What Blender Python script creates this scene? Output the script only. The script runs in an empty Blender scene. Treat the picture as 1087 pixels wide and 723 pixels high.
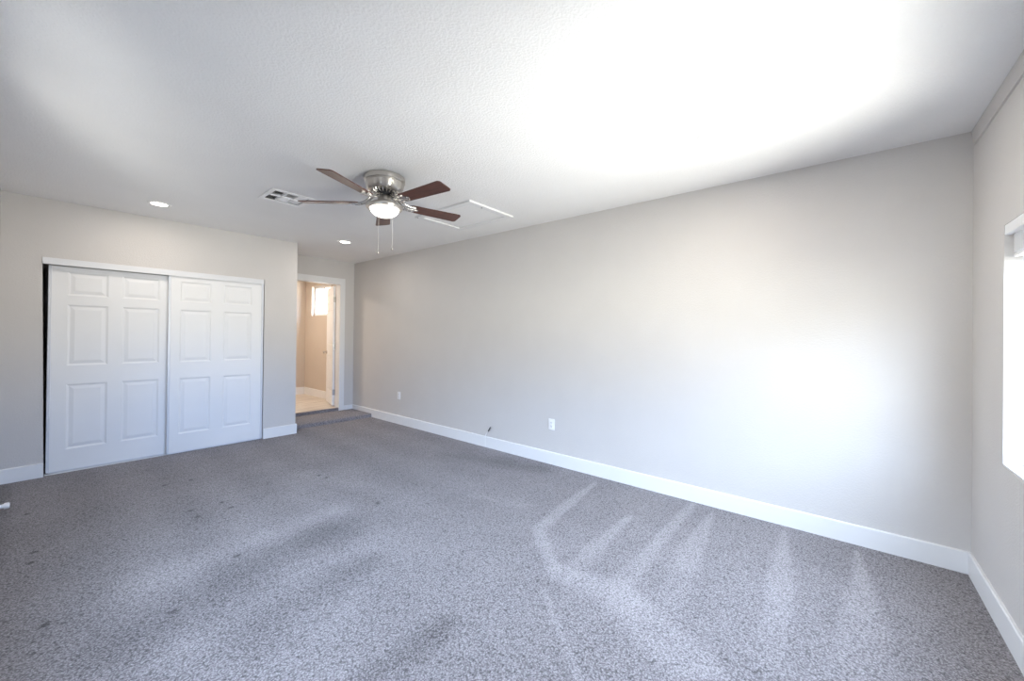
import bpy, bmesh, math, random
import numpy as np
from mathutils import Vector, Matrix

C = bpy.context.scene.collection
S = bpy.context.scene
random.seed(7)

# ------------------------------------------------------------------ camera
YAW, PITCH, ROLL, FPX, PX, PY = 0.8662, 0.0046, 0.0110, 417.1956, 536.0395, 354.0723
EYE = 1.2847
fw = Vector((math.sin(YAW)*math.cos(PITCH), math.cos(YAW)*math.cos(PITCH), math.sin(PITCH)))
r0 = Vector((math.cos(YAW), -math.sin(YAW), 0.0))
u0 = r0.cross(fw)
rv = r0*math.cos(ROLL) + u0*math.sin(ROLL)
uv = -r0*math.sin(ROLL) + u0*math.cos(ROLL)
cam = bpy.data.objects.new('camera', bpy.data.cameras.new('camera'))
C.objects.link(cam)
m = Matrix((rv, uv, -fw)).transposed().to_4x4()
m.translation = (0, 0, EYE)
cam.matrix_world = m
cam.data.sensor_fit = 'HORIZONTAL'
cam.data.sensor_width = 36.0
cam.data.lens = FPX/1087*36.0
cam.data.shift_x = (543.5-PX)/1087
cam.data.shift_y = -(361.5-PY)/1087
cam.data.clip_start = 0.02
S.camera = cam

# ------------------------------------------------------------------ world: blue sky above, sunlit pale ground below
SKY = (0.65, 0.785, 1.05)
LOWSKY = (0.50, 0.75, 1.30)
FRONT_LOW = (0.95, 0.92, 0.88)  # made-up band below the horizon, toned down for the closet wall
HORIZON = (0.95, 1.0, 1.08)
GROUND = (1.22, 1.17, 1.10)
SIDE_DIM = (0.12, 0.12, 0.118)  # made-up dim radiance towards the sides, shapes the light indoors
SKY_STRENGTH = 22.0
w = bpy.data.worlds.new('daylight'); S.world = w; w.use_nodes = True
nt = w.node_tree; nt.nodes.clear()
def wn(t): return nt.nodes.new('ShaderNode'+t)
tc = wn('TexCoord'); sx = wn('SeparateXYZ'); nt.links.new(tc.outputs['Generated'], sx.inputs[0])
def band(stops):
    mr = wn('MapRange'); mr.inputs[1].default_value = -1; mr.inputs[2].default_value = 1
    cr = wn('ValToRGB'); e = cr.color_ramp.elements
    e[0].position, e[0].color = stops[0][0], (*stops[0][1], 1)
    e[1].position, e[1].color = stops[-1][0], (*stops[-1][1], 1)
    for p, col in stops[1:-1]:
        q = e.new(p); q.color = (*col, 1)
    nt.links.new(sx.outputs['Z'], mr.inputs[0]); nt.links.new(mr.outputs[0], cr.inputs[0])
    return cr.outputs[0]
k = lambda c, f: tuple(x*f for x in c)
# made-up surroundings tuned to spread the daylight: bright out front, dim to the sides
front_band = band([(0.0, k(GROUND, 1.1)), (0.20, k(GROUND, 1.1)), (0.36, k(GROUND, 0.85)), (0.44, FRONT_LOW), (0.50, FRONT_LOW), (0.515, HORIZON), (0.545, LOWSKY), (0.62, LOWSKY), (0.75, SKY), (1.0, k(SKY, 0.75))])
side_band = band([(0.0, k(SIDE_DIM, 0.2)), (0.25, k(SIDE_DIM, 0.2)), (0.36, k(SIDE_DIM, 0.5)), (0.42, k(SIDE_DIM, 3.5)), (0.50, k(SIDE_DIM, 3.5)), (0.56, k(SIDE_DIM, 2.8)), (0.64, SKY), (1.0, k(SKY, 0.75))])
az = wn('MapRange'); az.interpolation_type = 'SMOOTHSTEP'
az.inputs[1].default_value = -0.97; az.inputs[2].default_value = -0.76; az.inputs[3].default_value = 1.0; az.inputs[4].default_value = 0.0
def wm(op, *ins):
    q = wn('Math'); q.operation = op
    for i, v in enumerate(ins):
        if isinstance(v, float): q.inputs[i].default_value = v
        else: nt.links.new(v, q.inputs[i])
    return q.outputs[0]
hl = wm('SQRT', wm('ADD', wm('ADD', wm('MULTIPLY', sx.outputs['X'], sx.outputs['X']), wm('MULTIPLY', sx.outputs['Y'], sx.outputs['Y'])), 1e-5))
nt.links.new(wm('DIVIDE', sx.outputs['Y'], hl), az.inputs[0])
mx = wn('Mix'); mx.data_type = 'RGBA'
nt.links.new(az.outputs[0], mx.inputs[0]); nt.links.new(side_band, mx.inputs[6]); nt.links.new(front_band, mx.inputs[7])
bg = wn('Background'); ow = wn('OutputWorld'); bg.inputs[1].default_value = SKY_STRENGTH
nt.links.new(mx.outputs[2], bg.inputs[0]); nt.links.new(bg.outputs[0], ow.inputs[0])

# ------------------------------------------------------------------ exposure
S.view_settings.view_transform = 'Standard'
S.view_settings.look = 'None'
S.view_settings.gamma = 1.0
S.view_settings.use_curve_mapping = False
S.view_settings.exposure = 0.34
S.cycles.max_bounces = 16
S.cycles.diffuse_bounces = 10
S.cycles.glossy_bounces = 4
S.cycles.transparent_max_bounces = 8
S.cycles.caustics_reflective = False
S.cycles.caustics_refractive = False
S.cycles.sample_clamp_indirect = 8.0

# room measures (metres)
XL, XR = -0.235, 3.317        # left wall, long right wall
YW, YC, YA = -0.56, 5.302, 6.093   # window wall, closet wall, alcove wall
HC = 2.44
XE = 2.108                   # closet wall's outside corner
HF = 0.095                   # hallway floor level
STEP = 0.052
WX0, WX1, WZ0, WZ1 = 1.25, 2.78, 0.725, 1.80   # bedroom window opening
LY0, LY1, LZ0, LZ1 = 1.05, 2.60, 0.725, 1.80      # window added in the left wall, out of view, for fill daylight
LAMP = 4.0
LAMP_COL = (1.0, 0.90, 0.80)

def area(name, loc, rot, sx_, sy_, power, col, portal=False, shape='RECTANGLE'):
    l = bpy.data.lights.new(name, 'AREA'); l.shape = shape; l.size = sx_
    if shape == 'RECTANGLE': l.size_y = sy_
    l.energy = power; l.color = col
    if portal: l.cycles.is_portal = True
    o = bpy.data.objects.new(name, l); C.objects.link(o); o.location = loc; o.rotation_euler = rot
    return o
# guide the daylight sampling through the window and the added left-wall one
area('window_portal', ((WX0+WX1)/2, YW-0.10, (WZ0+WZ1)/2), (math.pi/2, 0, 0), WX1-WX0, WZ1-WZ0, 1, (1, 1, 1), True)
area('window_portal', (XL-0.10, (LY0+LY1)/2, (LZ0+LZ1)/2), (math.pi/2, 0, -math.pi/2), LY1-LY0, LZ1-LZ0, 1, (1, 1, 1), True)
# hallway lamp, out of sight behind the closet
area('hallway_lamp', (2.2, 7.1, 2.40), (0, 0, 0), 0.3, 0.3, 22.0, (1.0, 0.84, 0.68))

# ------------------------------------------------------------------ materials
def new_mat(name):
    m = bpy.data.materials.new(name); m.use_nodes = True
    nt = m.node_tree
    return m, nt, nt.nodes['Principled BSDF']
def noise(nt, scale, detail=2.0, rough=0.5, coord='Object'):
    t = nt.nodes.new('ShaderNodeTexCoord'); n = nt.nodes.new('ShaderNodeTexNoise')
    n.inputs['Scale'].default_value = scale; n.inputs['Detail'].default_value = detail; n.inputs['Roughness'].default_value = rough
    nt.links.new(t.outputs[coord], n.inputs['Vector'])
    return n
def ramp(nt, src, stops):
    c = nt.nodes.new('ShaderNodeValToRGB'); e = c.color_ramp.elements
    e[0].position, e[0].color = stops[0][0], (*stops[0][1], 1)
    e[1].position, e[1].color = stops[-1][0], (*stops[-1][1], 1)
    for p, col in stops[1:-1]:
        q = e.new(p); q.color = (*col, 1)
    nt.links.new(src, c.inputs[0]); return c
def bump(nt, b, src, strength, dist):
    n = nt.nodes.new('ShaderNodeBump'); n.inputs['Strength'].default_value = strength; n.inputs['Distance'].default_value = dist
    nt.links.new(src, n.inputs['Height']); nt.links.new(n.outputs[0], b.inputs['Normal']); return n
def painted(name, col, rough, bs=0.0, scale=80, dist=0.003, var=0.03, spec=0.3):
    m, nt, b = new_mat(name)
    n = noise(nt, 3.0, 3)
    c = ramp(nt, n.outputs[0], [(0.3, [x*(1-var) for x in col]), (0.7, [min(1, x*(1+var)) for x in col])])
    nt.links.new(c.outputs[0], b.inputs['Base Color'])
    b.inputs['Roughness'].default_value = rough
    b.inputs['Specular IOR Level'].default_value = spec
    if bs:
        k = noise(nt, scale, 3, 0.55)
        r = ramp(nt, k.outputs[0], [(0.42, (0, 0, 0)), (0.62, (1, 1, 1))])
        bump(nt, b, r.outputs[0], bs, dist)
    return m
def metal(name, col, rough, aniso=0.0):
    m, nt, b = new_mat(name)
    n = noise(nt, 40, 2)
    c = ramp(nt, n.outputs[0], [(0.3, [x*0.94 for x in col]), (0.7, col)])
    nt.links.new(c.outputs[0], b.inputs['Base Color'])
    b.inputs['Metallic'].default_value = 1; b.inputs['Roughness'].default_value = rough
    b.inputs['Anisotropic'].default_value = aniso
    if aniso:
        tg = nt.nodes.new('ShaderNodeTangent'); tg.direction_type = 'RADIAL'; tg.axis = 'Z'
        nt.links.new(tg.outputs[0], b.inputs['Tangent']); b.inputs['Anisotropic Rotation'].default_value = 0.25
    return m
def emitter(name, col, strength):
    m, nt, b = new_mat(name)
    b.inputs['Base Color'].default_value = (0.9, 0.9, 0.9, 1)
    b.inputs['Emission Color'].default_value = (*col, 1); b.inputs['Emission Strength'].default_value = strength
    b.inputs['Roughness'].default_value = 0.4
    return m
WALL = painted('greige_wall_paint', (0.605, 0.583, 0.563), 0.75, 0.25, 105, 0.002, 0.012, 0.2)
CEIL = painted('textured_ceiling_paint', (0.84, 0.835, 0.828), 0.9, 0.38, 88, 0.004, 0.012, 0.1)
TRIM = painted('white_trim_paint', (0.78, 0.78, 0.78), 0.42, var=0.01)
DOORM = painted('white_door_paint', (0.80, 0.80, 0.80), 0.45, 0.05, 160, 0.001, 0.01)
VINYL = painted('white_vinyl', (0.85, 0.85, 0.86), 0.35, var=0.01)
PLAST = painted('white_plastic', (0.86, 0.86, 0.86), 0.3, var=0.005, spec=0.5)
DUCT = painted('grey_duct', (0.10, 0.10, 0.10), 0.7)
DARK = painted('dark_gap', (0.02, 0.02, 0.02), 0.8)
BLACK = painted('black_rubber', (0.03, 0.03, 0.035), 0.5)
HALLP = painted('beige_hallway_paint', (0.56, 0.49, 0.42), 0.75, 0.2, 110, 0.002, 0.015, 0.2)
NICKEL = metal('brushed_nickel', (0.66, 0.63, 0.59), 0.33, 0.75)
CHROME = metal('polished_nickel', (0.66, 0.64, 0.61), 0.24)
RAIL = painted('grey_enamelled_rail', (0.64, 0.66, 0.70), 0.3, var=0.01, spec=0.6)
ALU = painted('white_enamelled_metal', (0.72, 0.73, 0.75), 0.35, var=0.01)
HINGE = metal('satin_hinge_steel', (0.42, 0.40, 0.37), 0.4)
SCREW = metal('dull_screw_steel', (0.30, 0.29, 0.28), 0.45)
LENS = emitter('lit_lens', (1.0, 0.93, 0.84), 9.0)
GLOBE = emitter('lit_opal_glass', (1.0, 0.94, 0.86), 3.5)

def carpet(name, nap):
    m, nt, b = new_mat(name)
    n1 = noise(nt, 120, 4, 0.7); n2 = noise(nt, 300, 2, 0.7); n3 = noise(nt, 2.2, 4, 0.6)
    def math_(op, a, bb):
        q = nt.nodes.new('ShaderNodeMath'); q.operation = op
        for i, v in enumerate((a, bb)):
            if isinstance(v, (int, float)): q.inputs[i].default_value = v
            else: nt.links.new(v, q.inputs[i])
        return q.outputs[0]
    vt = nt.nodes.new('ShaderNodeTexCoord'); vo = nt.nodes.new('ShaderNodeTexVoronoi'); vo.inputs['Scale'].default_value = 120
    wv = noise(nt, 40, 2); wa = nt.nodes.new('ShaderNodeVectorMath'); wa.operation = 'MULTIPLY_ADD'
    wa.inputs[1].default_value = (0.03, 0.03, 0.03)
    nt.links.new(wv.outputs['Color'], wa.inputs[0]); nt.links.new(vt.outputs['Object'], wa.inputs[2]); nt.links.new(wa.outputs[0], vo.inputs['Vector'])
    tuft = math_('SUBTRACT', 0.93, vo.outputs['Distance'])
    mix = math_('ADD', math_('MULTIPLY', n1.outputs[0], 0.45), math_('ADD', math_('MULTIPLY', n2.outputs[0], 0.20), math_('MULTIPLY', tuft, 0.35)))
    mix = math_('ADD', mix, math_('MULTIPLY', math_('SUBTRACT', n3.outputs[0], 0.5), 0.10))
    if nap:
        at = nt.nodes.new('ShaderNodeAttribute'); at.attribute_name = 'nap'
        mix = math_('ADD', mix, math_('MULTIPLY', at.outputs['Fac'], 0.085))
    c = ramp(nt, mix, [(0.29, (0.070, 0.063, 0.066)), (0.42, (0.172, 0.158, 0.164)), (0.52, (0.280, 0.260, 0.270)), (0.68, (0.47, 0.442, 0.456))])
    nt.links.new(c.outputs[0], b.inputs['Base Color'])
    b.inputs['Roughness'].default_value = 1.0
    b.inputs['Specular IOR Level'].default_value = 0.05
    b.inputs['Sheen Weight'].default_value = 0.15; b.inputs['Sheen Roughness'].default_value = 0.6
    bump(nt, b, mix, 0.7, 0.012)
    return m
CARPET = carpet('grey_carpet', True)
CARPET_STEP = carpet('grey_step_carpet', False)

def wood(name):
    m, nt, b = new_mat(name)
    t = nt.nodes.new('ShaderNodeTexCoord'); mp = nt.nodes.new('ShaderNodeMapping'); mp.inputs['Scale'].default_value = (3, 46, 46)
    n = nt.nodes.new('ShaderNodeTexNoise'); n.inputs['Scale'].default_value = 1.6; n.inputs['Detail'].default_value = 5; n.inputs['Distortion'].default_value = 0.6
    nt.links.new(t.outputs['Object'], mp.inputs[0]); nt.links.new(mp.outputs[0], n.inputs['Vector'])
    c = ramp(nt, n.outputs[0], [(0.3, (0.050, 0.017, 0.012)), (0.5, (0.085, 0.029, 0.020)), (0.72, (0.130, 0.047, 0.032))])
    nt.links.new(c.outputs[0], b.inputs['Base Color']); b.inputs['Roughness'].default_value = 0.36
    return m
WOOD = wood('mahogany_blade')

def tile():
    m, nt, b = new_mat('wood_look_floor')
    t = nt.nodes.new('ShaderNodeTexCoord'); mp = nt.nodes.new('ShaderNodeMapping'); mp.inputs['Scale'].default_value = (2.2, 14, 1)
    n = nt.nodes.new('ShaderNodeTexNoise'); n.inputs['Scale'].default_value = 1.4; n.inputs['Detail'].default_value = 4
    nt.links.new(t.outputs['Object'], mp.inputs[0]); nt.links.new(mp.outputs[0], n.inputs['Vector'])
    c = ramp(nt, n.outputs[0], [(0.3, (0.46, 0.40, 0.34)), (0.5, (0.62, 0.56, 0.49)), (0.7, (0.72, 0.67, 0.60))])
    br = nt.nodes.new('ShaderNodeTexBrick'); br.inputs['Scale'].default_value = 1.0
    br.inputs['Brick Width'].default_value = 0.9; br.inputs['Row Height'].default_value = 0.18; br.inputs['Mortar Size'].default_value = 0.003
    br.inputs['Mortar'].default_value = (0.38, 0.34, 0.30, 1)
    nt.links.new(t.outputs['Object'], br.inputs['Vector'])
    nt.links.new(c.outputs[0], br.inputs['Color1']); nt.links.new(c.outputs[0], br.inputs['Color2'])
    nt.links.new(br.outputs['Color'], b.inputs['Base Color']); b.inputs['Roughness'].default_value = 0.4
    return m
TILE = tile()

def glass():
    m = bpy.data.materials.new('window_glass'); m.use_nodes = True
    nt = m.node_tree; nt.nodes.clear()
    o = nt.nodes.new('ShaderNodeOutputMaterial'); mx = nt.nodes.new('ShaderNodeMixShader')
    t = nt.nodes.new('ShaderNodeBsdfTransparent'); g = nt.nodes.new('ShaderNodeBsdfGlossy'); f = nt.nodes.new('ShaderNodeFresnel')
    t.inputs[0].default_value = (0.96, 0.98, 0.97, 1); g.inputs['Roughness'].default_value = 0.02; f.inputs[0].default_value = 1.35
    gm = nt.nodes.new('ShaderNodeNewGeometry'); inv = nt.nodes.new('ShaderNodeMath'); inv.operation = 'SUBTRACT'; inv.inputs[0].default_value = 1.0
    mul = nt.nodes.new('ShaderNodeMath'); mul.operation = 'MULTIPLY'
    nt.links.new(gm.outputs['Backfacing'], inv.inputs[1]); nt.links.new(inv.outputs[0], mul.inputs[0]); nt.links.new(f.outputs[0], mul.inputs[1])
    nt.links.new(mul.outputs[0], mx.inputs[0]); nt.links.new(t.outputs[0], mx.inputs[1]); nt.links.new(g.outputs[0], mx.inputs[2])
    nt.links.new(mx.outputs[0], o.inputs[0])
    return m
GLASS = glass()

# ------------------------------------------------------------------ mesh helpers
def bx(bm, x0, x1, y0, y1, z0, z1, bev=0.0, seg=2):
    vs = [bm.verts.new((x, y, z)) for x in (x0, x1) for y in (y0, y1) for z in (z0, z1)]
    fs = [bm.faces.new([vs[i] for i in f]) for f in ((0, 1, 3, 2), (4, 6, 7, 5), (0, 4, 5, 1), (2, 3, 7, 6), (0, 2, 6, 4), (1, 5, 7, 3))]
    if bev:
        es = list({ed for f in fs for ed in f.edges})
        bmesh.ops.bevel(bm, geom=es, offset=bev, segments=seg, affect='EDGES', profile=0.5)
    return vs
def prism(bm, pts, a0, a1, axis):
    """extrude a polygon (2-D points) along an axis; the other two axes keep their order"""
    def mk(p, a):
        q = list(p); q.insert(axis, a); return bm.verts.new(q)
    A = [mk(p, a0) for p in pts]; B = [mk(p, a1) for p in pts]
    n = len(pts)
    bm.faces.new(A); bm.faces.new(B[::-1])
    for i in range(n):
        bm.faces.new((A[i], B[i], B[(i+1) % n], A[(i+1) % n]))
def lathe(bm, prof, n=48, cap0=True, cap1=True, cx=0, cy=0):
    rings = [[bm.verts.new((cx+r*math.cos(2*math.pi*i/n), cy+r*math.sin(2*math.pi*i/n), z)) for i in range(n)] for r, z in prof]
    for a, b in zip(rings, rings[1:]):
        for i in range(n):
            bm.faces.new((a[i], a[(i+1) % n], b[(i+1) % n], b[i]))
    if cap0: bm.faces.new(rings[0])
    if cap1: bm.faces.new(rings[-1][::-1])
def tube(bm, pts, rad, n=10):
    pts = [Vector(p) for p in pts]
    rings = []
    for i, p in enumerate(pts):
        d = (pts[min(i+1, len(pts)-1)] - pts[max(i-1, 0)]).normalized()
        a = d.orthogonal().normalized() if i == 0 else (rings_a - d*rings_a.dot(d)).normalized()
        rings_a = a
        b = d.cross(a)
        r = rad[i] if isinstance(rad, (list, tuple)) else rad
        rings.append([bm.verts.new(p + r*(a*math.cos(2*math.pi*k/n) + b*math.sin(2*math.pi*k/n))) for k in range(n)])
    for a, b in zip(rings, rings[1:]):
        for i in range(n):
            bm.faces.new((a[i], a[(i+1) % n], b[(i+1) % n], b[i]))
    bm.faces.new(rings[0][::-1]); bm.faces.new(rings[-1])
def smooth_path(pts, k=6):
    pts = [Vector(p) for p in pts]; out = []
    P = [pts[0]] + pts + [pts[-1]]
    for i in range(1, len(P)-2):
        for j in range(k):
            t = j/k
            a, b, c, d = P[i-1], P[i], P[i+1], P[i+2]
            out.append(0.5*((2*b) + (c-a)*t + (2*a-5*b+4*c-d)*t*t + (3*b-a-3*c+d)*t**3))
    out.append(pts[-1]); return out
def obj(name, bm, mat, parent=None, smooth=False, loc=None):
    bmesh.ops.recalc_face_normals(bm, faces=bm.faces)
    me = bpy.data.meshes.new(name); bm.to_mesh(me); bm.free()
    if mat: me.materials.append(mat)
    if smooth:
        me.polygons.foreach_set('use_smooth', [True]*len(me.polygons))
        try: me.set_sharp_from_angle(angle=math.radians(38))
        except Exception: pass
    o = bpy.data.objects.new(name, me); C.objects.link(o)
    if loc: o.location = loc
    if parent: o.parent = parent
    return o
def empty(name, loc=(0, 0, 0), rot=(0, 0, 0)):
    o = bpy.data.objects.new(name, None); C.objects.link(o); o.location = loc; o.rotation_euler = rot
    o.empty_display_size = 0.05
    return o
def tag(o, label, cat, group=None):
    o['label'] = label; o['category'] = cat
    if group: o['group'] = group
    return o
def struct(o, label=None):
    o['kind'] = 'structure'
    if label: o['label'] = label
    return o
def BM(): return bmesh.new()

# ================================================================== ROOM SHELL
T = 0.12
# floor: one carpet sheet with its combed nap and small stains in an attribute
xs = np.arange(XL, XR+0.001, 0.0125); xs[-1] = XR
ys = np.arange(YW, YA+0.001, 0.0125); ys[-1] = YA
nx, ny = len(xs), len(ys)
GX, GY = np.meshgrid(xs, ys, indexing='xy')
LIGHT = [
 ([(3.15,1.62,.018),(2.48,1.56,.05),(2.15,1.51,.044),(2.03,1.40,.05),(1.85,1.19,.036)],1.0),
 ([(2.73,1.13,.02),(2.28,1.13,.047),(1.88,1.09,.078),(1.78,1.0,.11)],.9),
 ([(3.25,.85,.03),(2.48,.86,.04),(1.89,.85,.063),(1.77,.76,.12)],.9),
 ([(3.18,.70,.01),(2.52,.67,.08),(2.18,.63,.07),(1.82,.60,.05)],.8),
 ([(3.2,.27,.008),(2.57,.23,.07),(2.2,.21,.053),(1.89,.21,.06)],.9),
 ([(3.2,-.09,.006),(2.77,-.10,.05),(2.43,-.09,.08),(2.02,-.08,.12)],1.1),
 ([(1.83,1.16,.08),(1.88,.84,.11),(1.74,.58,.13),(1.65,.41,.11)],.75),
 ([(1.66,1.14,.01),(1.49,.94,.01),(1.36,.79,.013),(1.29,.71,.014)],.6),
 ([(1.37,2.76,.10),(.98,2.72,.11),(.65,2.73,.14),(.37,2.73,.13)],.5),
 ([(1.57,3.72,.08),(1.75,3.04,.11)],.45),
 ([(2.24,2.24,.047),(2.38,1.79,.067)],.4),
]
DARKS = [
 ([(1.25,2.50,.17),(.88,2.48,.17),(.48,2.33,.18),(.22,2.23,.13)],.75),
 ([(1.22,2.01,.062),(.91,2.0,.13),(.62,1.91,.16)],.6),
 ([(1.18,1.32,.045),(.99,1.31,.068),(.79,1.32,.062)],.7),
 ([(3.14,2.19,.13),(2.8,3.17,.12)],.5),
 ([(XL+.03,5.2,.045),(XL+.03,2.0,.05)],.5),
]
SPOTS = [(-.02,3.54),(-.03,3.39),(.02,2.63),(.67,4.28),(.85,4.28),(.70,3.54),(.71,3.39),(.89,3.54),(.91,3.39),(.74,2.63),(.40,2.32),(-.06,4.31),(1.63,3.57),(1.65,3.47),(1.66,2.66)]
nap = np.zeros_like(GX)
def stroke(pts, fade=0.0, soft=0.36):
    best = np.zeros_like(GX)
    for q, ((x0, y0, a), (x1, y1, b)) in enumerate(zip(pts, pts[1:])):
        dx, dy = x1-x0, y1-y0
        t = np.clip(((GX-x0)*dx+(GY-y0)*dy)/(dx*dx+dy*dy), 0, 1)
        d = np.hypot(GX-x0-t*dx, GY-y0-t*dy); hw = a+(b-a)*t
        best = np.maximum(best, (1-fade*((q+t)/(len(pts)-1))**1.3)*(1-np.clip((d-hw*(0.96-soft))/(hw*soft*(1+soft)+0.012), 0, 1)))
    return best
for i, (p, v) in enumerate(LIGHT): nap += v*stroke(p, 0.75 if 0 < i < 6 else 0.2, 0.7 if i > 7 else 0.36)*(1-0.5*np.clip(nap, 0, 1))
for p, v in DARKS: nap -= 1.45*v*stroke(p, 0.25, 0.8)
# vacuum passes running along the room, faint
nap += 0.16*np.sin(GX*13+1.3*np.sin(GY*0.9)+0.6*GY)*np.clip((GY-1.6)/1.0, 0, 1)
for (x, y) in SPOTS:
    nap -= 3.8*np.exp(-((GX-x)**2+(GY-y)**2)/(2*0.009**2))
verts = np.stack([GX.ravel(), GY.ravel(), np.zeros(nx*ny)], 1)
ii, jj = np.meshgrid(np.arange(nx-1), np.arange(ny-1), indexing='xy')
a_ = (jj*nx+ii).ravel()
faces = np.stack([a_, a_+1, a_+1+nx, a_+nx], 1)
me = bpy.data.meshes.new('floor'); me.from_pydata(verts.tolist(), [], faces.tolist()); me.materials.append(CARPET)
at = me.attributes.new('nap', 'FLOAT', 'POINT'); at.data.foreach_set('value', nap.ravel().astype(np.float32))
floor = bpy.data.objects.new('floor', me); C.objects.link(floor); struct(floor, 'grey cut-pile carpet with pale vacuum streaks')

VX0, VX1, VY0, VY1, VF = 1.173, 1.515, 3.44, 3.78, 0.034
qx0, qx1, qy0, qy1 = VX0+VF, VX1-VF, VY0+VF, VY1-VF
b = BM()
for (x0, x1, y0, y1) in ((XL-T, qx0, YW-T, 8.15), (qx1, 3.55, YW-T, 8.15), (qx0, qx1, YW-T, qy0), (qx0, qx1, qy1, 8.15)):
    bx(b, x0, x1, y0, y1, HC, HC+0.1)
struct(obj('ceiling', b, CEIL), 'white textured ceiling')
# long right wall, running on past the alcove
b = BM(); bx(b, XR, XR+T, YW-T, YA+0.12, -0.05, HC); struct(obj('wall_right', b, WALL), 'long blank greige wall')
b = BM()
bx(b, XL-T, XL, YW-T, LY0, -0.05, HC); bx(b, XL-T, XL, LY1, YC+0.80, -0.05, HC)
bx(b, XL-T, XL, LY0, LY1, -0.05, LZ0); bx(b, XL-T, XL, LY0, LY1, LZ1, HC)
struct(obj('wall_left', b, WALL))
# window wall with its opening
b = BM()
bx(b, XL, WX0, YW-T, YW, -0.05, HC); bx(b, WX1, XR, YW-T, YW, -0.05, HC)
bx(b, WX0, WX1, YW-T, YW, -0.05, WZ0); bx(b, WX0, WX1, YW-T, YW, WZ1, HC)
struct(obj('wall_front', b, WALL), 'greige window wall')
# boxed strip under the ceiling on the window wall
b = BM(); prism(b, [(XL, 2.350), (XR-0.050, 2.350), (XR-0.002, HC), (XL, HC)], YW, YW+0.009, 1); struct(obj('trim_1', b, WALL), 'painted strip along the top of the window wall')
# closet wall: opening's left jamb leans a little
OX1, OZ = 1.735, 1.925
b = BM()
prism(b, [(XL, -0.05), (0.018, -0.05), (-0.008, OZ), (-0.008, HC), (XL, HC)], YC, YC+0.10, 1)
prism(b, [(OX1, -0.05), (XE, -0.05), (XE, HC), (OX1, HC)], YC, YC+0.10, 1)
prism(b, [(-0.008, OZ), (OX1, OZ), (OX1, HC), (-0.008, HC)], YC, YC+0.10, 1)
struct(obj('wall_closet', b, WALL), 'greige wall around the closet doors')
b = BM(); bx(b, XL, XE-0.10, YC+0.70, YC+0.80, -0.05, HC); struct(obj('wall_closet_back', b, WALL))
b = BM(); bx(b, XE-0.10, XE, YC+0.10, YA, -0.05, HC); struct(obj('wall_partition', b, WALL))
# alcove wall with the doorway
DX0, DX1, DZ = 2.28, 3.087, 2.082
cw = 0.082
YH = YA+0.12
b = BM()
bx(b, XE-0.10, DX0, YA, YH, -0.05, HC); bx(b, DX1, XR, YA, YH, -0.05, HC); bx(b, DX0, DX1, YA, YH, DZ, HC)
struct(obj('wall_alcove', b, WALL), 'greige wall around the hallway doorway')

# ------------------------------------------------------------------ baseboards
BH, BT = 0.122, 0.014
def base_x(name, x0, x1, y, s, z0=0.0, bh=BH):      # along X, s = direction the face looks along Y
    b = BM(); y1 = y+s*BT; c = 0.005
    pts = [(y, z0), (y1, z0), (y1, bh-c), (y1-s*c, bh), (y, bh)]
    prism(b, pts, x0, x1, 0); return struct(obj(name, b, TRIM))
def base_y(name, y0, y1, x, s, z0=0.0, bh=BH):
    b = BM(); x1 = x+s*BT; c = 0.005
    pts = [(x, z0), (x1, z0), (x1, bh-c), (x1-s*c, bh), (x, bh)]
    prism(b, pts, y0, y1, 1); return b
b = base_y('', YW+BT, 3.089, XR, -1)
b2 = BM()
o1 = struct(obj('baseboard_right', b, TRIM), 'white baseboard along the long wall')
o2 = struct(obj('baseboard_right_far', base_y('', 3.091, 5.498, XR, -1), TRIM))
o3 = struct(obj('baseboard_right_alcove', base_y('', 5.498, YA-BT, XR, -1, STEP+0.001), TRIM))
b = BM(); bx(b, XR-BT-0.003, XR-BT, 3.084, 3.097, 0.002, BH-0.002); struct(obj('trim_2', b, TRIM), 'caulked seam in the baseboard')
base_x('baseboard_front', XL, XR, YW, 1)
struct(obj('baseboard_left', base_y('', YW+BT, YC-BT, XL, 1), TRIM))
base_x('baseboard_closet', XL, 0.016, YC, -1)
b = BM(); c = 0.005
prism(b, [(YC, 0), (YC-BT, 0), (YC-BT, BH-c), (YC-BT+c, BH), (YC, BH)], OX1+0.004, XE+BT, 0)
struct(obj('baseboard_closet_end', b, TRIM), 'short white baseboard beside the closet')
struct(obj('baseboard_partition', base_y('', YC, 5.498, XE, 1), TRIM))
base_x('baseboard_alcove', DX1+cw-0.011, XR, YA, -1, STEP+0.001, BH)

# ------------------------------------------------------------------ carpeted step up to the doorway
b = BM()
bev = 0.018
prism(b, [(5.500, 0.0), (5.505, STEP-bev), (5.505+bev*0.4, STEP-bev*0.3), (5.505+bev, STEP), (YA, STEP), (YA, 0.0)], XE+0.001, XR-0.001, 0)
st = struct(obj('trim_step', b, CARPET_STEP, smooth=True), 'low carpeted step below the hallway doorway')
b = BM(); bx(b, DX0, DX1, YA+0.001, YA+0.03, STEP-0.04, HF+0.004, 0.006)
struct(obj('trim_threshold', b, CARPET_STEP), 'carpeted riser of the hallway threshold')

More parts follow.
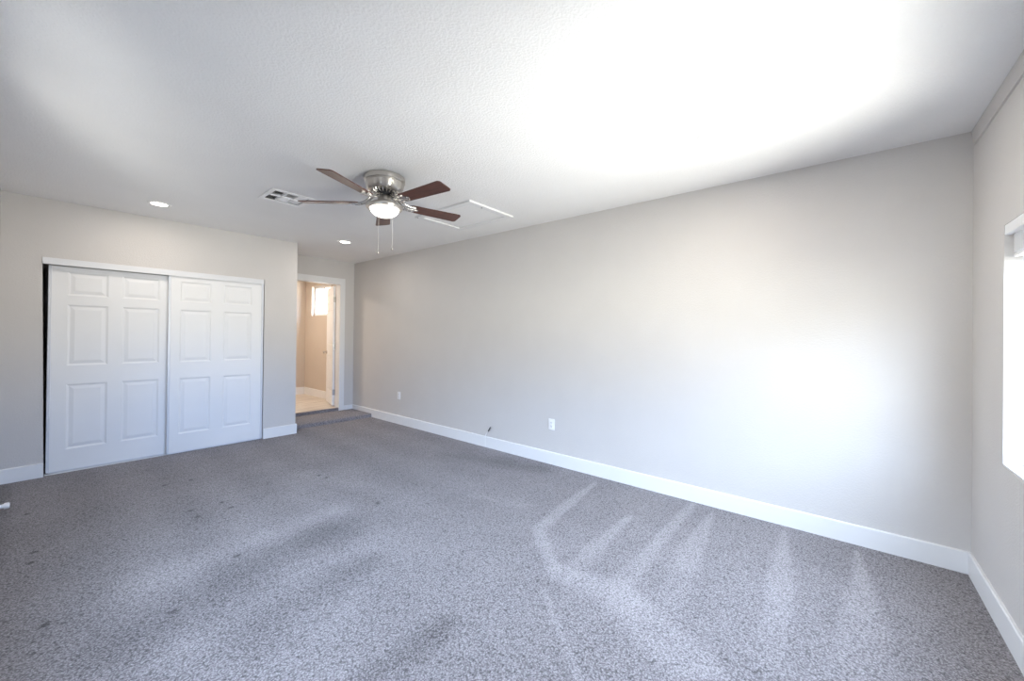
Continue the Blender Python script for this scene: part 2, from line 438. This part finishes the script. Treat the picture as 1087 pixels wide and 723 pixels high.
# ------------------------------------------------------------------ doorway casing and jamb
b = BM()
cw = 0.082
bx(b, DX1-0.012, DX1+cw-0.012, YA-0.016, YA, STEP, DZ-0.012, 0.003); bx(b, DX0-cw, DX0, YA-0.016, YA, STEP, DZ-0.012, 0.003)
bx(b, DX0-cw, DX1+cw-0.012, YA-0.016, YA, DZ-0.012, DZ+cw, 0.003)
struct(obj('trim_casing', b, TRIM), 'white casing around the hallway doorway')
b = BM()
jt = 0.012
bx(b, DX1-jt, DX1, YA, YH, HF, DZ); bx(b, DX0, DX0+jt, YA, YH, HF, DZ); bx(b, DX0+jt, DX1-jt, YA, YH, DZ-jt, DZ)
struct(obj('trim_jamb', b, TRIM), 'white door jamb lining')

# ------------------------------------------------------------------ hallway beyond
HX0, HX1, HY1 = 1.35, 3.345, 8.0
b = BM(); bx(b, HX0, HX1, YA+0.031, HY1, -0.05, HF)
# hold the floor out of the alcove wall: the doorway part is narrower
b.free(); b = BM()
bx(b, HX0, HX1, YH, HY1, -0.05, HF); bx(b, DX0, DX1, YA+0.031, YH, -0.05, HF)
struct(obj('floor_hallway', b, TILE), 'pale wood-look hallway floor')
WY0, WY1, VZ0, VZ1 = 6.95, 7.73, 1.615, 2.175
b = BM()
bx(b, HX1, HX1+T, YH, WY0, -0.05, HC); bx(b, HX1, HX1+T, WY1, HY1+T, -0.05, HC)
bx(b, HX1, HX1+T, WY0, WY1, -0.05, VZ0); bx(b, HX1, HX1+T, WY0, WY1, VZ1, HC)
struct(obj('wall_hallway_right', b, HALLP))
b = BM(); bx(b, HX0-T, HX1, HY1, HY1+T, -0.05, HC); struct(obj('wall_hallway_end', b, HALLP))
b = BM(); bx(b, HX0-T, HX0, YH, HY1, -0.05, HC); struct(obj('wall_hallway_left', b, HALLP))
b = BM(); bx(b, HX0-T, XE-0.10, YC+0.80, YH, -0.05, HC); struct(obj('wall_hallway_near', b, HALLP))
HB = HF+0.135
struct(obj('baseboard_hallway_right', base_y('', YH, HY1-BT, HX1, -1, HF, HB), TRIM))
base_x('baseboard_hallway_end', HX0, HX1, HY1, -1, HF, HB)

# ------------------------------------------------------------------ windows
def window(name, plane, lo, hi, z0, z1, depth0, depth1, axis, mull):
    """plane frame between depth0..depth1 along axis' normal; lo..hi along the wall"""
    def box(b, a0, a1, d0, d1, c0, c1, bev=0.002):
        if axis == 0: bx(b, a0, a1, d0, d1, c0, c1, bev)      # wall runs along X
        else: bx(b, d0, d1, a0, a1, c0, c1, bev)
    root = empty(name)
    b = BM(); f = 0.045
    box(b, lo, lo+f, depth0, depth1, z0, z1); box(b, hi-f, hi, depth0, depth1, z0, z1)
    box(b, lo+f, hi-f, depth0, depth1, z0, z0+f); box(b, lo+f, hi-f, depth0, depth1, z1-f, z1)
    obj('window_frame', b, VINYL, root)
    mid = (lo+hi)/2 if mull is None else mull
    b = BM(); box(b, mid-0.022, mid+0.022, depth0, depth1, z0+f, z1-f); obj('mullion', b, VINYL, root)
    dm = (depth0+depth1)/2
    for a0, a1 in ((lo+f, mid-0.022), (mid+0.022, hi-f)):
        b = BM(); box(b, a0, a1, dm-0.002, dm+0.002, z0+f, z1-f, 0); obj('pane', b, GLASS, root)
    return root
w1 = struct(window('window_1', 0, WX0, WX1, WZ0, WZ1, YW-0.115, YW-0.075, 0, None), 'bright white-framed window')
b = BM(); bx(b, WX0+0.001, WX1-0.001, YW-0.075, YW-0.001, WZ0, WZ0+0.012, 0.003); obj('window_sill', b, TRIM, w1)
w3 = struct(window('window_fill', 1, LY0, LY1, LZ0, LZ1, XL-0.115, XL-0.075, 1, None))  # added window, never in view, evens out the daylight
b = BM(); bx(b, XL-0.075, XL+0.012, LY0+0.001, LY1-0.001, LZ0, LZ0+0.018, 0.004); obj('window_sill', b, TRIM, w3)
w2 = struct(window('window_2', 1, WY0, WY1, VZ0, VZ1, HX1+0.06, HX1+0.10, 1, 7.34), 'small high hallway window')

# raised blind tucked under the window head
root = tag(empty('window_blind', ((WX0+WX1)/2, YW-0.03, WZ1)), 'white blind raised to the top of the bright window', 'blind')
hw = (WX1-WX0)/2-0.006
b = BM(); bx(b, -hw, hw, 0.010, 0.030, -0.046, -0.001, 0.003); obj('valance', b, VINYL, root)
b = BM(); bx(b, -hw+0.004, hw-0.004, -0.035, 0.008, -0.040, -0.001, 0.002); obj('head_rail', b, VINYL, root)
b = BM()
for k in range(14):
    z = -0.046-k*0.0058
    bx(b, -hw+0.01, hw-0.01, -0.034, 0.006, z-0.0035, z)
obj('slat_stack', b, VINYL, root)
b = BM(); bx(b, -hw+0.01, hw-0.01, -0.034, 0.006, -0.146, -0.130, 0.003); obj('bottom_rail', b, VINYL, root)

# ================================================================== DOORS
def panel_face(bm, w, h, panels, y, s, d=0.008):
    """front face (normal along s*Y) of a panelled door, its panels sunk and raised again"""
    xsb = sorted({0.0, w} | {round(p[k], 5) for p in panels for k in (0, 1)})
    zsb = sorted({0.0, h} | {round(p[k], 5) for p in panels for k in (2, 3)})
    P = {(round(p[0], 5), round(p[2], 5)) for p in panels}
    V = {}
    def v(x, z, dd=0.0):
        k = (round(x, 5), round(z, 5), round(dd, 5))
        if k not in V: V[k] = bm.verts.new((x, y-s*dd, z))
        return V[k]
    for x0, x1 in zip(xsb, xsb[1:]):
        for z0, z1 in zip(zsb, zsb[1:]):
            if (x0, z0) not in P:
                bm.faces.new((v(x0, z0), v(x1, z0), v(x1, z1), v(x0, z1))); continue
            prev = [v(x0, z0), v(x1, z0), v(x1, z1), v(x0, z1)]
            for ins, dep in ((0.006, d*0.45), (0.014, d), (0.019, d), (0.044, d*0.25), (0.047, d*0.2)):
                cur = [v(x0+ins, z0+ins, dep), v(x1-ins, z0+ins, dep), v(x1-ins, z1-ins, dep), v(x0+ins, z1-ins, dep)]
                for i in range(4): bm.faces.new((prev[i], prev[(i+1) % 4], cur[(i+1) % 4], cur[i]))
                prev = cur
            bm.faces.new(prev)
    return [v(0, 0), v(w, 0), v(w, h), v(0, h)], xsb, zsb, v
def door_slab(w, h, t, panels):
    bm = BM()
    A, xsb, zsb, va = panel_face(bm, w, h, panels, 0.0, -1)
    B, _, _, vb = panel_face(bm, w, h, panels, t, 1)
    for zz in (0.0, h):
        for x0, x1 in zip(xsb, xsb[1:]):
            bm.faces.new((va(x0, zz), va(x1, zz), vb(x1, zz), vb(x0, zz)))
    for xx in (0.0, w):
        for z0, z1 in zip(zsb, zsb[1:]):
            bm.faces.new((va(xx, z0), va(xx, z1), vb(xx, z1), vb(xx, z0)))
    return bm
def six(x0a, x0b, x1a, x1b, rows):
    return [(xa, xb, za, zb) for xa, xb in ((x0a, x0b), (x1a, x1b)) for za, zb in rows]

DT = 0.030
def closet_door(x, y, z0, wd, ht, cols, label, guide_side):
    root = tag(empty('sliding_closet_door', (x, y, z0)), label, 'door', 'sliding closet doors')
    rows = [(0.185, 0.775), (0.945, 1.500), (1.585, 1.800)]
    obj('door_panel', door_slab(wd, ht, DT, six(*cols, rows)), DOORM, root)
    for s in (0, 1):
        b = BM(); xx = -0.004 if s == 0 else wd-0.016
        bx(b, xx, xx+0.020, -0.009, DT+0.004, -0.004, ht, 0.002)
        obj('edge_rail', b, RAIL, root)
    b = BM(); bx(b, 0.012, wd-0.012, 0.006, DT-0.006, -0.012, 0.0)
    obj('bottom_rail', b, ALU, root)
    return root
closet_door(0.032, YC+0.048, 0.020, 0.850, 1.845, (0.112, 0.375, 0.472, 0.748),
            'white six-panel sliding closet door on the left, set behind the other one', 0)
closet_door(0.846, YC+0.006, 0.018, 0.876, 1.850, (0.092, 0.364, 0.479, 0.757),
            'white six-panel sliding closet door on the right, overlapping the other one', 1)
root = tag(empty('closet_track', (0.86, YC, 1.867)), 'white metal track fascia above the sliding closet doors', 'track')
b = BM(); bx(b, -0.868, 0.866, -0.012, -0.004, 0.0, 0.058, 0.002); bx(b, -0.868, 0.866, -0.004, 0.080, 0.050, 0.057)
obj('fascia', b, ALU, root)
b = BM(); bx(b, -0.860, 0.860, 0.040, 0.043, 0.012, 0.050); obj('track_divider', b, ALU, root)
b = BM(); bx(b, 0.022, OX1-0.002, YC+0.020, YC+0.085, 0.0005, 0.003); bx(b, 0.022, OX1-0.002, YC+0.040, YC+0.044, 0.003, 0.006)
struct(obj('trim_3', b, ALU), 'metal floor guide under the closet doors')

# hallway door, standing open
ang = math.radians(16.4)
DH, DW = 1.945, 0.60
root = struct(empty('door_1', (3.082, 6.238, HF+0.018), (0, 0, math.radians(90)-ang)), 'white six-panel hallway door standing open')
# local x runs from the hinge to the free edge; local +y faces the bedroom side (-X)
rows = [(0.21, 0.80), (0.98, 1.56), (1.64, 1.83)]
bm = door_slab(DW, DH, 0.035, six(0.085, 0.265, 0.335, 0.515, rows))
bmesh.ops.translate(bm, verts=bm.verts, vec=(0.012, 0.0, 0))
obj('door_leaf', bm, DOORM, root)
for z in (1.72, 0.965, 0.215):
    b = BM(); tube(b, [(-0.002, -0.004, z-0.045), (-0.002, -0.004, z+0.045)], 0.008, 12); bx(b, 0.0095, 0.0118, 0.001, 0.034, z-0.045, z+0.045)
    obj('hinge', b, HINGE, root, smooth=True)
b = BM()
lathe(b, [(0.001, 0.0), (0.030, 0.0), (0.031, 0.006), (0.012, 0.010), (0.011, 0.030), (0.022, 0.036), (0.028, 0.048), (0.024, 0.058), (0.012, 0.064), (0.001, 0.065)], 24)
bmesh.ops.rotate(b, verts=b.verts, cent=(0, 0, 0), matrix=Matrix.Rotation(math.radians(-90), 3, 'X'))
bmesh.ops.translate(b, verts=b.verts, vec=(DW-0.04, 0.035, 0.845))
obj('door_knob', b, CHROME, root, smooth=True)

# ================================================================== CEILING FAN
FX, FY = 1.624, 2.559
fan = tag(empty('ceiling_fan', (FX, FY, HC)), 'brushed nickel ceiling fan with five brown wooden blades and lit globe', 'ceiling fan')
Z = lambda z: z-HC
b = BM()
lathe(b, [(0.130, Z(2.4395)), (0.142, Z(2.436)), (0.145, Z(2.428)), (0.145, Z(2.404)), (0.141, Z(2.399)), (0.137, Z(2.398)), (0.137, Z(2.393)), (0.139, Z(2.390)), (0.135, Z(2.370)), (0.128, Z(2.346)), (0.120, Z(2.338)), (0.100, Z(2.334)), (0.060, Z(2.332))], 64)
obj('motor_housing', b, NICKEL, fan, smooth=True)
b = BM()
for k in range(22):
    a = 2*math.pi*k/22
    ca, sa = math.cos(a), math.sin(a)
    tube(b, [(0.098*ca, 0.098*sa, Z(2.336)), (0.088*ca, 0.088*sa, Z(2.322)), (0.070*ca, 0.070*sa, Z(2.316))], 0.005, 6)
obj('vent_ribs', b, CHROME, fan, smooth=True)
b = BM(); lathe(b, [(0.070, Z(2.332)), (0.070, Z(2.308)), (0.058, Z(2.300)), (0.040, Z(2.298))], 40); obj('flywheel', b, BLACK, fan, smooth=True)
b = BM()
lathe(b, [(0.046, Z(2.300)), (0.048, Z(2.296)), (0.049, Z(2.266)), (0.056, Z(2.256)), (0.080, Z(2.247)), (0.108, Z(2.240)), (0.126, Z(2.230)), (0.131, Z(2.221)), (0.131, Z(2.212)), (0.126, Z(2.205)), (0.112, Z(2.202)), (0.104, Z(2.206))], 64)
obj('light_fitter', b, NICKEL, fan, smooth=True)
b = BM()
prof = []
for k in range(13):
    t = k/12*math.pi/2
    prof.append((max(0.103*math.cos(t), 0.002), Z(2.206)-0.062*math.sin(t)))
lathe(b, prof, 56)
obj('glass_globe', b, GLOBE, fan, smooth=True)

R0, R1, ZB, PITCHB = 0.185, 0.616, 2.250, math.radians(-10.7)
def blade_mesh():
    bm = BM(); hw0, hw1, rc = 0.050, 0.0615, 0.022
    out = []
    def arc(cx, cy, r, a0, a1, n=6):
        for i in range(n+1):
            a = math.radians(a0+(a1-a0)*i/n); out.append((cx+r*math.cos(a), cy+r*math.sin(a)))
    arc(R1-rc, hw1-rc, rc, 90, 0); arc(R1-rc, -hw1+rc, rc, 0, -90)
    arc(R0+0.03, -hw0+0.03, 0.03, -90, -180); arc(R0+0.03, hw0-0.03, 0.03, 180, 90)
    prism(bm, out, -0.003, 0.003, 2)
    return bm
def iron_mesh():
    bm = BM()
    # two swept arms from the flywheel to the plate, and the three-lobed plate under the blade root
    for s in (1, -1):
        tube(bm, smooth_path([(0.062, s*0.010, 0.052), (0.095, s*0.020, 0.040), (0.125, s*0.034, 0.016), (0.160, s*0.034, 0.000), (0.195, s*0.030, -0.006), (0.228, s*0.036, -0.007)]), 0.0055, 8)
    tube(bm, smooth_path([(0.062, 0, 0.052), (0.105, 0, 0.036), (0.140, 0, 0.004), (0.185, 0, -0.006), (0.250, 0, -0.007)]), 0.0065, 8)
    pts = [(0.150, -0.020), (0.180, -0.038), (0.222, -0.046), (0.240, -0.036), (0.232, -0.018), (0.255, -0.012), (0.266, 0.0), (0.255, 0.012), (0.232, 0.018), (0.240, 0.036), (0.222, 0.046), (0.180, 0.038), (0.150, 0.020)]
    prism(bm, pts, -0.0075, -0.0035, 2)
    for (x, y) in ((0.222, 0.034), (0.222, -0.034), (0.248, 0.0)):
        lathe(bm, [(0.006, -0.0075), (0.006, -0.0095), (0.003, -0.011)], 10, cx=x, cy=y)
    return bm
blade0 = iron0 = None
for k in range(5):
    a = math.radians(58.874+72*k)
    if k == 0:
        bl = blade0 = obj('blade', blade_mesh(), WOOD, fan)
        ir = iron0 = obj('blade_iron', iron_mesh(), CHROME, bl, smooth=True)
    else:
        bl = blade0.copy(); C.objects.link(bl); bl.parent = fan
        ir = iron0.copy(); C.objects.link(ir); ir.parent = bl
    bl.location = (0, 0, Z(ZB)); bl.rotation_mode = 'XYZ'
    bl.rotation_euler = (Matrix.Rotation(a, 3, 'Z') @ Matrix.Rotation(PITCHB, 3, 'X')).to_euler()
# pull chains
cd = Vector((-FX, -FY, 0)).normalized(); rt = Vector((cd.y*-1, cd.x, 0))
rt = Vector((math.cos(YAW), -math.sin(YAW), 0))
for off, zb in ((-0.042, 1.872), (0.056, 1.900)):
    p = cd*0.112 + rt*off
    b = BM(); tube(b, [(p.x, p.y, Z(2.212)), (p.x, p.y, Z(zb))], 0.0012, 6)
    ch = obj('pull_chain', b, NICKEL, fan)
    b = BM(); lathe(b, [(0.001, Z(zb)+0.004), (0.004, Z(zb)), (0.0065, Z(zb)-0.010), (0.006, Z(zb)-0.018), (0.001, Z(zb)-0.021)], 14, cx=p.x, cy=p.y)
    obj('chain_knob', b, NICKEL, ch, smooth=True)

# ================================================================== CEILING FITTINGS
def downlight(x, y, label, power=LAMP, first=[None]):
    root = tag(empty('recessed_light', (x, y, HC)), label, 'ceiling light', 'recessed ceiling lights')
    if first[0] is None:
        b = BM(); lathe(b, [(0.086, -0.0005), (0.086, -0.003), (0.080, -0.0065), (0.064, -0.006), (0.057, -0.002)], 48, cap0=False, cap1=False)
        rg = obj('trim_ring', b, PLAST, root, smooth=True)
        b = BM(); lathe(b, [(0.001, -0.0045), (0.036, -0.0040), (0.058, -0.0025)], 40, cap1=False)
        ln = obj('lens', b, LENS, root, smooth=True)
        first[0] = (rg, ln)
    else:
        for src in first[0]:
            c = src.copy(); C.objects.link(c); c.parent = root
    l = bpy.data.lights.new('downlight_bulb', 'AREA'); l.shape = 'DISK'; l.size = 0.12; l.energy = power; l.color = LAMP_COL
    lo = bpy.data.objects.new('downlight_bulb', l); C.objects.link(lo); lo.parent = root; lo.location = (0, 0, -0.012)
    return root
downlight(0.672, 4.70, 'lit round recessed light above the closet doors')
downlight(2.458, 4.755, 'lit round recessed light in front of the hallway doorway alcove')
downlight(2.474, 0.552, 'lit round recessed light in the bright ceiling near the window wall', LAMP*1.5)

# supply-air register
root = tag(empty('ceiling_vent', ((VX0+VX1)/2, (VY0+VY1)/2, HC)), 'square white air vent with angled louvers in the ceiling beside fan', 'vent')
hx, hy = (VX1-VX0)/2, (VY1-VY0)/2
b = BM(); fr = 0.034
bx(b, -hx, hx, -hy, -hy+fr, -0.008, -0.0005, 0.002); bx(b, -hx, hx, hy-fr, hy, -0.008, -0.0005, 0.002)
bx(b, -hx, -hx+fr, -hy+fr, hy-fr, -0.008, -0.0005, 0.002); bx(b, hx-fr, hx, -hy+fr, hy-fr, -0.008, -0.0005, 0.002)
obj('frame', b, VINYL, root)
b = BM(); ex, ey = hx-fr-0.001, hy-fr-0.001
for (x0, x1, y0, y1) in ((-ex, -ex+0.002, -ey, ey), (ex-0.002, ex, -ey, ey), (-ex+0.002, ex-0.002, -ey, -ey+0.002), (-ex+0.002, ex-0.002, ey-0.002, ey)):
    bx(b, x0, x1, y0, y1, 0.001, 0.098)
bx(b, -ex, ex, -ey, ey, 0.098, 0.100)
obj('duct_box', b, DUCT, root)
ix, iy = hx-fr, hy-fr
cw3 = 2*ix/3
b = BM()
for k in (1, 2): bx(b, -ix+k*cw3-0.004, -ix+k*cw3+0.004, -iy, iy, -0.006, 0.016)
bx(b, -ix, ix, -0.005, 0.005, -0.006, 0.016)
obj('divider_bars', b, VINYL, root)
def slats(x0, x1, y0, y1, along, tilt, n):
    bm = BM()
    L = (x1-x0) if along == 'x' else (y1-y0)
    W = (y1-y0) if along == 'x' else (x1-x0)
    wd = W/n*0.52
    for i in range(n):
        c = -W/2+W*(i+0.5)/n
        ca, sa = math.cos(tilt), math.sin(tilt)
        q = [(c-wd*ca, -wd*sa), (c+wd*ca, wd*sa)]
        for (p0, z0), (p1, z1) in ((q[0], q[1]),):
            t = 0.0006
            zc = 0.006
            pts = [(p0, zc+z0-t), (p1, zc+z1-t), (p1, zc+z1+t), (p0, zc+z0+t)]
            if along == 'x': prism(bm, pts, -L/2, L/2, 0)
            else: prism(bm, pts, -L/2, L/2, 1)
    bmesh.ops.translate(bm, verts=bm.verts, vec=((x0+x1)/2, (y0+y1)/2, 0))
    return bm
for r, (y0, y1) in enumerate(((-iy, -0.005), (0.005, iy))):
    for cidx in range(3):
        x0 = -ix+cidx*cw3+0.004; x1 = -ix+(cidx+1)*cw3-0.004
        if cidx == 0: s_ = slats(x0, x1, y0, y1, 'y', math.radians(42), 6)
        elif cidx == 2: s_ = slats(x0, x1, y0, y1, 'y', math.radians(-20), 6)
        else: s_ = slats(x0, x1, y0, y1, 'x', math.radians(28 if r == 0 else -24), 8)
        obj('louvers', s_, VINYL, root)

# attic hatch
AX0, AX1, AY0, AY1 = 2.345, 2.935, 2.405, 3.165
root = tag(empty('attic_hatch', ((AX0+AX1)/2, (AY0+AY1)/2, HC)), 'white framed attic access hatch in the ceiling near the long wall', 'hatch')
hx, hy = (AX1-AX0)/2, (AY1-AY0)/2
tw, td = 0.058, 0.018
b = BM()
bx(b, -hx, hx, -hy, -hy+tw, -td, -0.0005, 0.002); bx(b, -hx, hx, hy-tw, hy, -td, -0.0005, 0.002)
bx(b, -hx, -hx+tw, -hy+tw, hy-tw, -td, -0.0005, 0.002); bx(b, hx-tw, hx, -hy+tw, hy-tw, -td, -0.0005, 0.002)
obj('hatch_frame', b, TRIM, root)
b = BM(); bx(b, -hx+tw+0.004, hx-tw-0.004, -hy+tw+0.004, hy-tw-0.004, -0.007, -0.001, 0.0015); obj('hatch_panel', b, CEIL, root)
for (x, y) in ((-0.11, -hy+tw*0.6), (-hx+0.012, hy-0.03)):
    b = BM(); lathe(b, [(0.007, -td+0.0005), (0.007, -td-0.002), (0.003, -td-0.004)], 12, cx=x, cy=y); obj('screw', b, SCREW, root)

# ================================================================== WALL FITTINGS
def outlet(y, z, label, first=[None]):
    root = tag(empty('wall_outlet', (XR, y, z)), label, 'outlet', 'wall outlets')
    if first[0] is None:
        parts = []
        b = BM(); bx(b, -0.008, -0.0005, -0.035, 0.035, -0.054, 0.054, 0.003); parts.append(obj('cover_plate', b, PLAST, root))
        b = BM(); bx(b, -0.0105, -0.0075, -0.017, 0.017, -0.034, 0.034, 0.0012); rc = obj('receptacle', b, PLAST, root); parts.append(rc)
        b = BM()
        for zz in (-0.018, 0.018):
            bx(b, -0.0110, -0.0104, -0.0075, -0.0050, zz-0.002, zz+0.008); bx(b, -0.0110, -0.0104, 0.0050, 0.0075, zz-0.002, zz+0.007)
            bx(b, -0.0110, -0.0104, -0.0025, 0.0025, zz-0.011, zz-0.006)
        sl = obj('plug_slots', b, BLACK, rc)
        for zz in (-0.046, 0.046):
            b = BM(); lathe(b, [(0.0028, 0), (0.0028, 0.001), (0.0012, 0.0016)], 10)
            bmesh.ops.rotate(b, verts=b.verts, cent=(0, 0, 0), matrix=Matrix.Rotation(math.radians(-90), 3, 'Y'))
            bmesh.ops.translate(b, verts=b.verts, vec=(-0.0078, 0, zz)); parts.append(obj('screw', b, PLAST, root))
        first[0] = (parts, rc, sl)
    else:
        parts, rc, sl = first[0]
        for p in parts:
            c = p.copy(); C.objects.link(c); c.parent = root
            if p is rc:
                d = sl.copy(); C.objects.link(d); d.parent = c
    return root
outlet(2.190, 0.398, 'white wall outlet on the long wall between the cable stub and window wall')
outlet(4.797, 0.405, 'white wall outlet on the long wall, close to the doorway alcove')

root = tag(empty('coaxial_cable', (XR-BT, 3.075, BH)), 'short white cable stub with dark end poking out above baseboard', 'cable')
P = smooth_path([(0.006, 0.012, 0.001), (0.000, 0.004, 0.022), (-0.006, -0.020, 0.048), (-0.014, -0.045, 0.072)])
b = BM(); tube(b, P, 0.0035, 8); obj('cable_jacket', b, PLAST, root, smooth=True)
b = BM(); tube(b, [(-0.0135, -0.043, 0.070), (-0.018, -0.058, 0.087), (-0.026, -0.086, 0.120), (-0.027, -0.090, 0.125)], [0.0055, 0.0065, 0.0065, 0.004], 10); obj('connector', b, BLACK, root, smooth=True)

root = tag(empty('door_stop', (XL+BT, 4.44, 0.052)), 'small white door stop sticking out from the left baseboard', 'door stop')
def along_x(bm):
    bmesh.ops.rotate(bm, verts=bm.verts, cent=(0, 0, 0), matrix=Matrix.Rotation(math.radians(90), 3, 'Y')); return bm
b = BM(); lathe(b, [(0.036, 0.0), (0.036, 0.006), (0.028, 0.014), (0.016, 0.022)], 24); obj('base_plate', along_x(b), PLAST, root, smooth=True)
b = BM(); lathe(b, [(0.016, 0.018), (0.014, 0.040), (0.015, 0.066)], 20); obj('rod', along_x(b), PLAST, root, smooth=True)
b = BM(); lathe(b, [(0.019, 0.058), (0.021, 0.062), (0.021, 0.078), (0.016, 0.084)], 20); obj('rubber_tip', along_x(b), PLAST, root, smooth=True)
